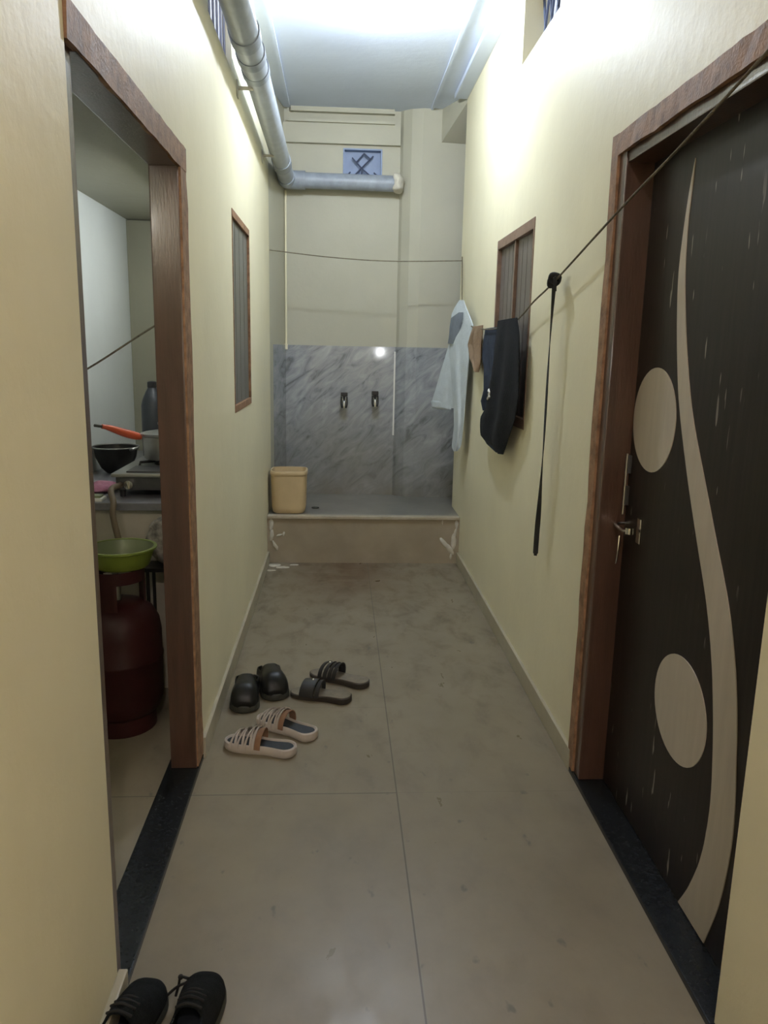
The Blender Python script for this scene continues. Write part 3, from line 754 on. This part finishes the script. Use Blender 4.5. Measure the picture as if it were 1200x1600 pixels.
slide((.170, 2.825), (.392, 2.672), 'pale pink lattice slide further back, touching the nearer one', -1, .27)
def flip(toe, heel, label, L, up):
    o, _ = place('strap_slipper', label, 'slipper', toe, heel, 'dark strap slippers')
    wd = .047; ol = lambda i: outline(L, wd, inset=i)
    z = lambda k: (lambda x: k*(.62+.38*min(1, x/L*1.2)))
    b = bm_new(); stack(b, [(ol(.004), 0), (ol(0), .004), (ol(0), z(.024)), (ol(.003), z(.027))]); obj('sole', b, FLIPK, o, True)
    b = bm_new(); stack(b, [(ol(.004), z(.0265)), (ol(.004), z(.029)), (ol(.007), z(.030))]); obj('footbed', b, FLIPT, o, True)
    if up:
        b = bm_new(); band(b, .085, .085, .060, L, wd, .050, .004, z0=.018); obj('strap', b, FLIPS, o, True)['label'] = 'broad dark strap'
        b = bm_new(); band(b, .128, .128, .018, L, wd, .050, .0045, z0=.018); obj('strap', b, FLIPS, o, True)
    else:
        for x in (.075, .100, .122, .142):
            b = bm_new(); band(b, x, x, .017, L, wd, .048+.1*(x-.075), .0045, z0=.018); obj('strap', b, FLIPS, o, True)
    b = bm_new(); bmesh.ops.create_icosphere(b, subdivisions=2, radius=.006, matrix=Matrix.Translation((.10, .0, .075))); obj('stud', b, CHROME, o, True)
flip((.278, 3.072), (.524, 2.990), 'dark slipper with broad strap, nearer the viewer of its pair', .265, True)
flip((.355, 3.275), (.613, 3.120), 'dark slipper with slit strap, further back behind the broad-strapped one', .29, False)
def clog(toe, heel, label, L, hgt, op=.70):
    o, _ = place('clog', label, 'shoe', toe, heel, 'black clogs by the left wall')
    wd = .060; ol = lambda i: outline(L, wd, inset=i)
    b = bm_new(); stack(b, [(ol(.006), 0), (ol(0), .006), (ol(.001), .026), (ol(.004), .030)]); obj('sole', b, SHOES, o, True)['label'] = 'dark olive sole'
    b = bm_new(); nt, nphi = 30, 20; G = []
    for i in range(nt+1):
        t = .02+.96*i/nt; h_ = hgt*min(1, (math.sin(min(1, t/.30)*math.pi/2))**.55)*(1-.12*max(0, t-.35))
        wv = hw(t, wd-.003); row = []
        for j in range(nphi+1):
            ph = math.pi*j/nphi; c_ = math.cos(ph); s_ = math.sin(ph)
            row.append(b.verts.new((L*t, wv*math.copysign(abs(c_)**.7, c_), .024+(h_-.024)*abs(s_)**.8)))
        G.append(row)
    for i in range(nt):
        for j in range(nphi):
            t = .02+.96*(i+.5)/nt
            if t > op and 3 <= j < nphi-3: continue
            b.faces.new((G[i][j], G[i][j+1], G[i+1][j+1], G[i+1][j]))
    u_ = obj('upper', b, SHOEB, o, True)
    so = u_.modifiers.new('thick', 'SOLIDIFY'); so.thickness = .004; so.offset = -1
    b = bm_new(); stack(b, [(ol(.008), .028), (ol(.008), .032), (ol(.010), .033)]); obj('insole', b, SHOEB, o, True)
clog((.105, 2.885), (.095, 3.120), 'black clog beside the left wall skirting, nearest the doorway', .25, .102)
clog((.228, 2.995), (.168, 3.235), 'black clog between the other black clog and the dark slippers', .25, .102)
# shoes at the bottom edge, toes pointing up the corridor
def sneaker(toe, heel, label, L):
    o, _ = place('lace_up_shoe', label, 'shoe', toe, heel, 'dark lace-up shoes in the foreground')
    wd = .050; ol = lambda i: outline(L, wd, inset=i)
    b = bm_new(); stack(b, [(ol(.006), 0), (ol(0), .006), (ol(.0), .022), (ol(.003), .026)]); obj('sole', b, SHOES, o, True)
    b = bm_new(); nt, nphi = 32, 20; G = []
    for i in range(nt+1):
        t = .015+.97*i/nt
        h_ = .024+ (.046*math.sin(min(1, t/.22)*math.pi/2)**.6 + .045*max(0, min(1, (t-.2)/.35)))
        wv = hw(t, wd-.002); row = []
        for j in range(nphi+1):
            ph = math.pi*j/nphi; c_ = math.cos(ph); s_ = math.sin(ph)
            row.append(b.verts.new((L*t, wv*math.copysign(abs(c_)**.75, c_), .022+(h_-.022)*abs(s_)**.85)))
        G.append(row)
    for i in range(nt):
        for j in range(nphi):
            t = .015+.97*(i+.5)/nt
            if .66 < t < .93 and 5 <= j < nphi-5: continue
            b.faces.new((G[i][j], G[i][j+1], G[i+1][j+1], G[i+1][j]))
    u_ = obj('upper', b, SNEAK, o, True)
    so = u_.modifiers.new('thick', 'SOLIDIFY'); so.thickness = .005; so.offset = -1
    b = bm_new(); stack(b, [(ol(.008), .024), (ol(.008), .028), (ol(.010), .029)]); obj('insole', b, INSOLE, o, True)
    lc = bm_new()
    for k in range(4):
        x = .115+.018*k; zt = .024+.046+.045*min(1, (x/L-.2)/.35)
        tube(lc, smooth_path([(x, -.026, zt-.012), (x+.006, 0, zt+.004), (x, .026, zt-.012)], 5), .003, 8)
    obj('lace', lc, LACE, o, True)
    return o
s1 = sneaker((.070, 1.525), (.022, 1.26), 'dark lace-up shoe at the bottom edge beside the near skirting', .27)
s2 = sneaker((.188, 1.540), (.168, 1.275), 'dark lace-up shoe at the bottom edge, right one of the pair', .27)
b = bm_new(); tube(b, smooth_path([(.075, -.03, .075), (.06, -.060, .045), (.066, -.095, .012), (.072, -.11, .004)], 6), .003, 8)
obj('loose_lace', b, LACE, s2, True)
b = bm_new(); tube(b, smooth_path([(.068, -.028, .078), (.045, -.052, .060), (.035, -.060, .030), (.04, -.066, .006)], 6), .003, 8)
bmesh.ops.create_icosphere(b, subdivisions=2, radius=.006, matrix=Matrix.Translation((.045, -.052, .060)))
obj('loose_lace', b, LACE, s2, True)

# ------------------------------------------------------------------ kitchen through the left doorway
KX, KY = -.73, 4.70
b = bm_new(); box(b, KX-.1, KX, 1.0, 6.1, -.1, ZC); struct('wall_kitchen_left', b, PAINT_COOL, 'brightly lit pale wall of the kitchen beyond the left doorway', 'wall')
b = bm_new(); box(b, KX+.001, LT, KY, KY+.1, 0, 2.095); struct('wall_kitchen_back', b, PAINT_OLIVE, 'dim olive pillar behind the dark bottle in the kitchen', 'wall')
b = bm_new(); box(b, KX, LT, 6.0, 6.1, 0, ZC); box(b, KX, LT, 1.0, 1.1, 0, ZC); struct('wall_kitchen_front', b, PAINT, 'kitchen end walls out of sight', 'wall')
b = bm_new(); box(b, KX-.1, 0, 1.0, 6.1, -.1, -.002); struct('floor_kitchen', b, FLOORM, 'kitchen floor beyond the black threshold', 'floor')
b = bm_new(); box(b, KX-.1, LT-.08, 1.0, 6.1, ZC, ZC+.1); struct('ceiling_kitchen', b, CEILP, 'kitchen ceiling', 'ceiling')
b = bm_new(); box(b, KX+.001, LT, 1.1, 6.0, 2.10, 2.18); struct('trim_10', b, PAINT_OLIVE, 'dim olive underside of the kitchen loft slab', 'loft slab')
t2 = thing('tube_light', 'white tube light with an added shade on the kitchen wall behind the doorway', 'tube light', (LT-.003, 3.75, 1.93))
b = bm_new(); box(b, -.10, 0, -.62, .62, .025, .045, .004); box(b, -.025, 0, -.62, .62, -.03, .025, .004); obj('shade_batten', b, WHITEP, t2)  # wide top board added to keep the tube's light off the loft
b = bm_new(); tube(b, [(-.05, -.58, 0), (-.05, .58, 0)], .014, 12); obj('tube', b, emis('wall_tube_glow', (.93, .97, 1.0), KITCHEN_WALL_TUBE), t2, True)
kl = thing('wall_lamp', 'unseen round lamp added on the kitchen end wall to brighten the kitchen', 'wall lamp', (-.42, 1.1, 1.95))  # added fill light for the counter front and kitchen floor
b = bm_new(); tube(b, [(0, 0, 0), (0, .03, 0), (0, .06, 0)], .02, 16); obj('lamp_holder', b, WHITEP, kl, True)
b = bm_new(); bmesh.ops.create_uvsphere(b, u_segments=20, v_segments=12, radius=.06, matrix=Matrix.Translation((0, .115, 0))); obj('globe', b, emis('kitchen_fill_glow', (1, .95, .85), KITCHEN_FILL), kl, True)
# counter
CZ = .80
kc = thing('kitchen_counter', 'grey stone kitchen counter on a pale tiled front', 'counter', (-.5, 3.15, 0)); off = kc.location.copy()
b = bm_new(); box(b, KX+.004, LT-.003, 3.10, KY-.003, CZ-.03, CZ, .003); obj('worktop', local(b, off), SLATE, kc)
b = bm_new(); box(b, KX+.004, LT-.003, 3.14, 3.20, -.002, CZ-.03); obj('front_panel', local(b, off), CTILE, kc)
# stove
sv_ = thing('gas_stove', 'steel gas stove on the kitchen counter', 'stove', (-.30, 3.20, CZ)); off = sv_.location.copy()
b = bm_new(); box(b, -.455, LT-.01, 3.21, 3.75, CZ+.085, CZ+.10, .004); obj('stove_top', local(b, off), STEEL, sv_)
b = bm_new(); box(b, -.44, LT-.02, 3.225, 3.74, CZ+.03, CZ+.085, .003); obj('stove_body', local(b, off), STEELD, sv_)
for (x, y) in ((-.42, 3.25), (-.16, 3.25), (-.42, 3.70), (-.16, 3.70)):
    b = bm_new(); lathe(b, [(.012, 0), (.015, .03)], (x, y, CZ), 12); obj('foot', local(b, off), BLACKP, sv_, True)
b = bm_new(); tube(b, [(-.385, 3.226, CZ+.055), (-.385, 3.20, CZ+.055)], .018, 16); box(b, -.389, -.381, 3.188, 3.204, CZ+.04, CZ+.07, .002); obj('knob', local(b, off), CHROME, sv_, True)
b = bm_new()
for k in range(4):
    a = math.pi/4+k*math.pi/2; c_, s_ = math.cos(a), math.sin(a)
    tube(b, [(-.30+.05*c_, 3.50+.05*s_, CZ+.118), (-.30+.12*c_, 3.50+.12*s_, CZ+.118), (-.30+.125*c_, 3.50+.125*s_, CZ+.10)], .006, 8)
lathe(b, [(.04, .10), (.045, .105), (.045, .115), (.03, .118)], (-.30, 3.50, CZ), 20)
obj('burner', local(b, off), IRON, sv_, True)
b = bm_new(); box(b, -.40, LT-.03, 3.24, 3.40, CZ+.10, CZ+.106); obj('drip_plate', local(b, off), STEELD, sv_)
# saucepan with orange handle
PZ = CZ+.124
sp = thing('saucepan', 'lidded steel saucepan with orange handle on the stove', 'saucepan', (-.305, 3.50, PZ))
b = bm_new(); lathe(b, [(.001, 0), (.076, 0), (.082, .008), (.083, .098), (.089, .102), (.089, .106), (.078, .106)], (0,0,0), 36, closed=False); obj('pot', b, STEEL, sp, True)
b = bm_new(); lathe(b, [(.094, .106), (.094, .113), (.075, .119), (.03, .127), (.001, .129)], (0,0,0), 36); 
ld = obj('lid', b, STEEL, sp, True)
b = bm_new(); lathe(b, [(.006, .128), (.006, .145), (.019, .150), (.019, .160), (.001, .163)], (0,0,0), 16); obj('lid_knob', b, STEEL, ld, True)
b = bm_new(); tube(b, smooth_path([(-.085, -.02, .096), (-.11, -.03, .102), (-.15, -.06, .118), (-.20, -.10, .142), (-.225, -.12, .150)], 6), lambda t: .010+.010*math.sin(math.pi*min(1, t*1.15))*(1-t*.5), 12); hd = obj('pan_handle', b, ORANGE, sp, True); hd['label'] = 'orange plastic handle'
b = bm_new(); tube(b, [(-.222, -.118, .149), (-.25, -.142, .156)], .006, 8); obj('handle_tip', b, SHOES, hd, True)
# wok
wk = thing('wok', 'dark iron wok on the counter left of the stove', 'wok', (-.612, 3.86, CZ))
b = bm_new(); lathe(b, [(.001, .003), (.055, .003), (.085, .03), (.112, .085), (.122, .135), (.130, .140), (.130, .144), (.119, .142), (.108, .085), (.08, .034), (.05, .012), (.001, .012)], (0,0,0), 40); obj('bowl', b, IRON, wk, True)
b = bm_new(); tube(b, smooth_path([(.10, -.075, .132), (.125, -.10, .142), (.14, -.06, .145), (.128, -.03, .135)], 5), .006, 8); obj('loop_handle', b, STEEL, wk, True)
b = bm_new(); tube(b, [(.131*math.cos(i*math.pi/20), .131*math.sin(i*math.pi/20), .143) for i in range(41)], .0035, 8); obj('rim', b, STEEL, wk, True)['label'] = 'shiny worn rim'
wk.scale = (.84, .84, .90)
# bottle
bt = thing('bottle', 'tall dark plastic bottle standing behind the saucepan', 'bottle', (-.47, 4.05, CZ))
b = bm_new(); lathe(b, [(.001, 0), (.054, 0), (.057, .01), (.057, .15), (.055, .16), (.057, .17), (.057, .315), (.050, .345), (.032, .385), (.021, .405), (.020, .415)], (0,0,0), 32); obj('bottle_body', b, BOTTLE, bt, True)
b = bm_new(); lathe(b, [(.023, .405), (.024, .41), (.023, .432), (.018, .436), (.001, .437)], (0,0,0), 24); obj('cap', b, BLACKP, bt, True)
# pink cloth, small dish
b = bm_new(); bmesh.ops.create_uvsphere(b, u_segments=32, v_segments=16, radius=1, matrix=Matrix.Translation((-.545, 3.36, CZ+.016)) @ Matrix.Diagonal((.075, .09, .022, 1)))
for v_ in b.verts:
    v_.co += Vector((noise.noise(v_.co*18), noise.noise(v_.co*21), .6*noise.noise(v_.co*26)))*.014; v_.co.z = max(v_.co.z, CZ+.0005)
tag(obj('dish_cloth', b, PINK, smooth=True), 'crumpled pink cloth on the counter left of the stove', 'cloth')
ds = thing('soap_dish', 'small pale dish at the front edge of the counter', 'dish', (-.50, 3.165, CZ))
b = bm_new(); box(b, -.055, .03, -.04, .03, 0, .012, .004); obj('tray', b, WHITEP, ds)
b = bm_new(); box(b, -.045, .02, -.03, .02, .012, .022, .004); obj('soap', b, GREENI, ds)
# kitchen rope
b = bm_new(); tube(b, smooth_path([(KX, 3.3, 1.235), (-.556, 3.3, 1.313), (-.28, 3.3, 1.489), (LT, 3.3, 1.60)], 6), .004, 8)
tag(obj('clothesline', b, ROPE, smooth=True), 'thin cord strung slanting through the kitchen above the stove', 'clothesline')
# gas cylinder
CXY = (-.345, 2.82)
gc = thing('gas_cylinder', 'dark red gas cylinder inside the left doorway', 'gas cylinder', CXY+(-.002,))
b = bm_new(); lathe(b, [(.001, .03), (.07, .03), (.115, .05), (.145, .085), (.157, .13), (.157, .27), (.160, .275), (.160, .285), (.157, .29), (.157, .375), (.150, .42), (.128, .46), (.095, .485), (.05, .495), (.001, .497)], (0,0,0), 48); obj('tank', b, RED, gc, True)
b = bm_new(); lathe(b, [(.120, 0), (.126, 0), (.126, .065), (.120, .065)], (0,0,0), 40, closed=False); obj('foot_ring', b, RED, gc, True)
b = bm_new()
lathe(b, [(.098, .575), (.104, .575), (.104, .62), (.098, .62), (.098, .575)], (0,0,0), 40, closed=False)
for a in (.55, 2.6, 4.71):
    c_, s_ = math.cos(a), math.sin(a)
    for k in range(-3, 3):
        a0, a1 = a+k*.10, a+(k+1)*.10
        vs = [b.verts.new((r*math.cos(q_), r*math.sin(q_), z)) for z in (.47, .58) for (r, q_) in ((.098, a0), (.104, a0), (.104, a1), (.098, a1))]
        for f in ((0,1,2,3), (7,6,5,4), (0,4,5,1), (1,5,6,2), (2,6,7,3), (3,7,4,0)): b.faces.new([vs[i] for i in f])
obj('collar', b, RED, gc, True)
b = bm_new(); lathe(b, [(.018, .49), (.018, .54), (.012, .56), (.012, .60)], (0,0,0), 16); obj('valve', b, STEEL, gc, True)
# green basin on top
gb = thing('green_basin', 'lime green shallow plastic basin upon the gas cylinder', 'basin', (CXY[0]+.025, CXY[1], .62))
b = bm_new(); lathe(b, [(.001, 0), (.085, 0), (.098, .008), (.118, .066), (.128, .070), (.128, .076), (.116, .076)], (0,0,0), 36, closed=False); obj('basin_body', b, GREEN, gb, True)
b = bm_new(); lathe(b, [(.115, .074), (.095, .012), (.08, .006), (.001, .006)], (0,0,0), 36, closed=False); obj('basin_inside', b, GREENI, gb, True)['label'] = 'paler green inside'
# hose
b = bm_new(); tube(b, smooth_path([(-.42, 3.222, CZ+.052), (-.43, 3.12, CZ+.05), (-.405, 3.055, CZ+.01), (-.40, 3.02, .77), (-.375, 2.985, .69), (-.36, 2.975, .62), (-.35, 2.95, .585)], 8), .012, 12)
tag(obj('gas_hose', b, HOSE, smooth=True), 'brown rubber hose from the stove down behind the green basin', 'hose')
# stand with a bundle
sd = thing('iron_stand', 'dark iron stand behind the gas cylinder', 'stand', (-.20, 3.055, -.002)); off = sd.location.copy()
b = bm_new(); box(b, -.285, -.13, 3.0, 3.12, .545, .56, .002); obj('shelf', local(b, off), IRON, sd)
for (x, y) in ((-.275, 3.01), (-.14, 3.01), (-.275, 3.11), (-.14, 3.11)):
    b = bm_new(); tube(b, [(x, y, -.002), (x, y, .546)], .007, 8); obj('leg', local(b, off), IRON, sd, True)
b = bm_new(); bmesh.ops.create_uvsphere(b, u_segments=40, v_segments=24, radius=1, matrix=Matrix.Translation((-.205, 3.06, .66)) @ Matrix.Diagonal((.075, .055, .10, 1)))
for v_ in b.verts:
    d_ = noise.noise(v_.co*14)*.022+noise.noise(v_.co*35)*.008
    v_.co += Vector((d_, d_, d_*.6)); v_.co.z = max(v_.co.z, .5605); v_.co.x = min(v_.co.x, LT-.003)
tag(obj('cloth_bundle', b, PATT, smooth=True), 'bundle of patterned cloth behind the green basin', 'cloth')
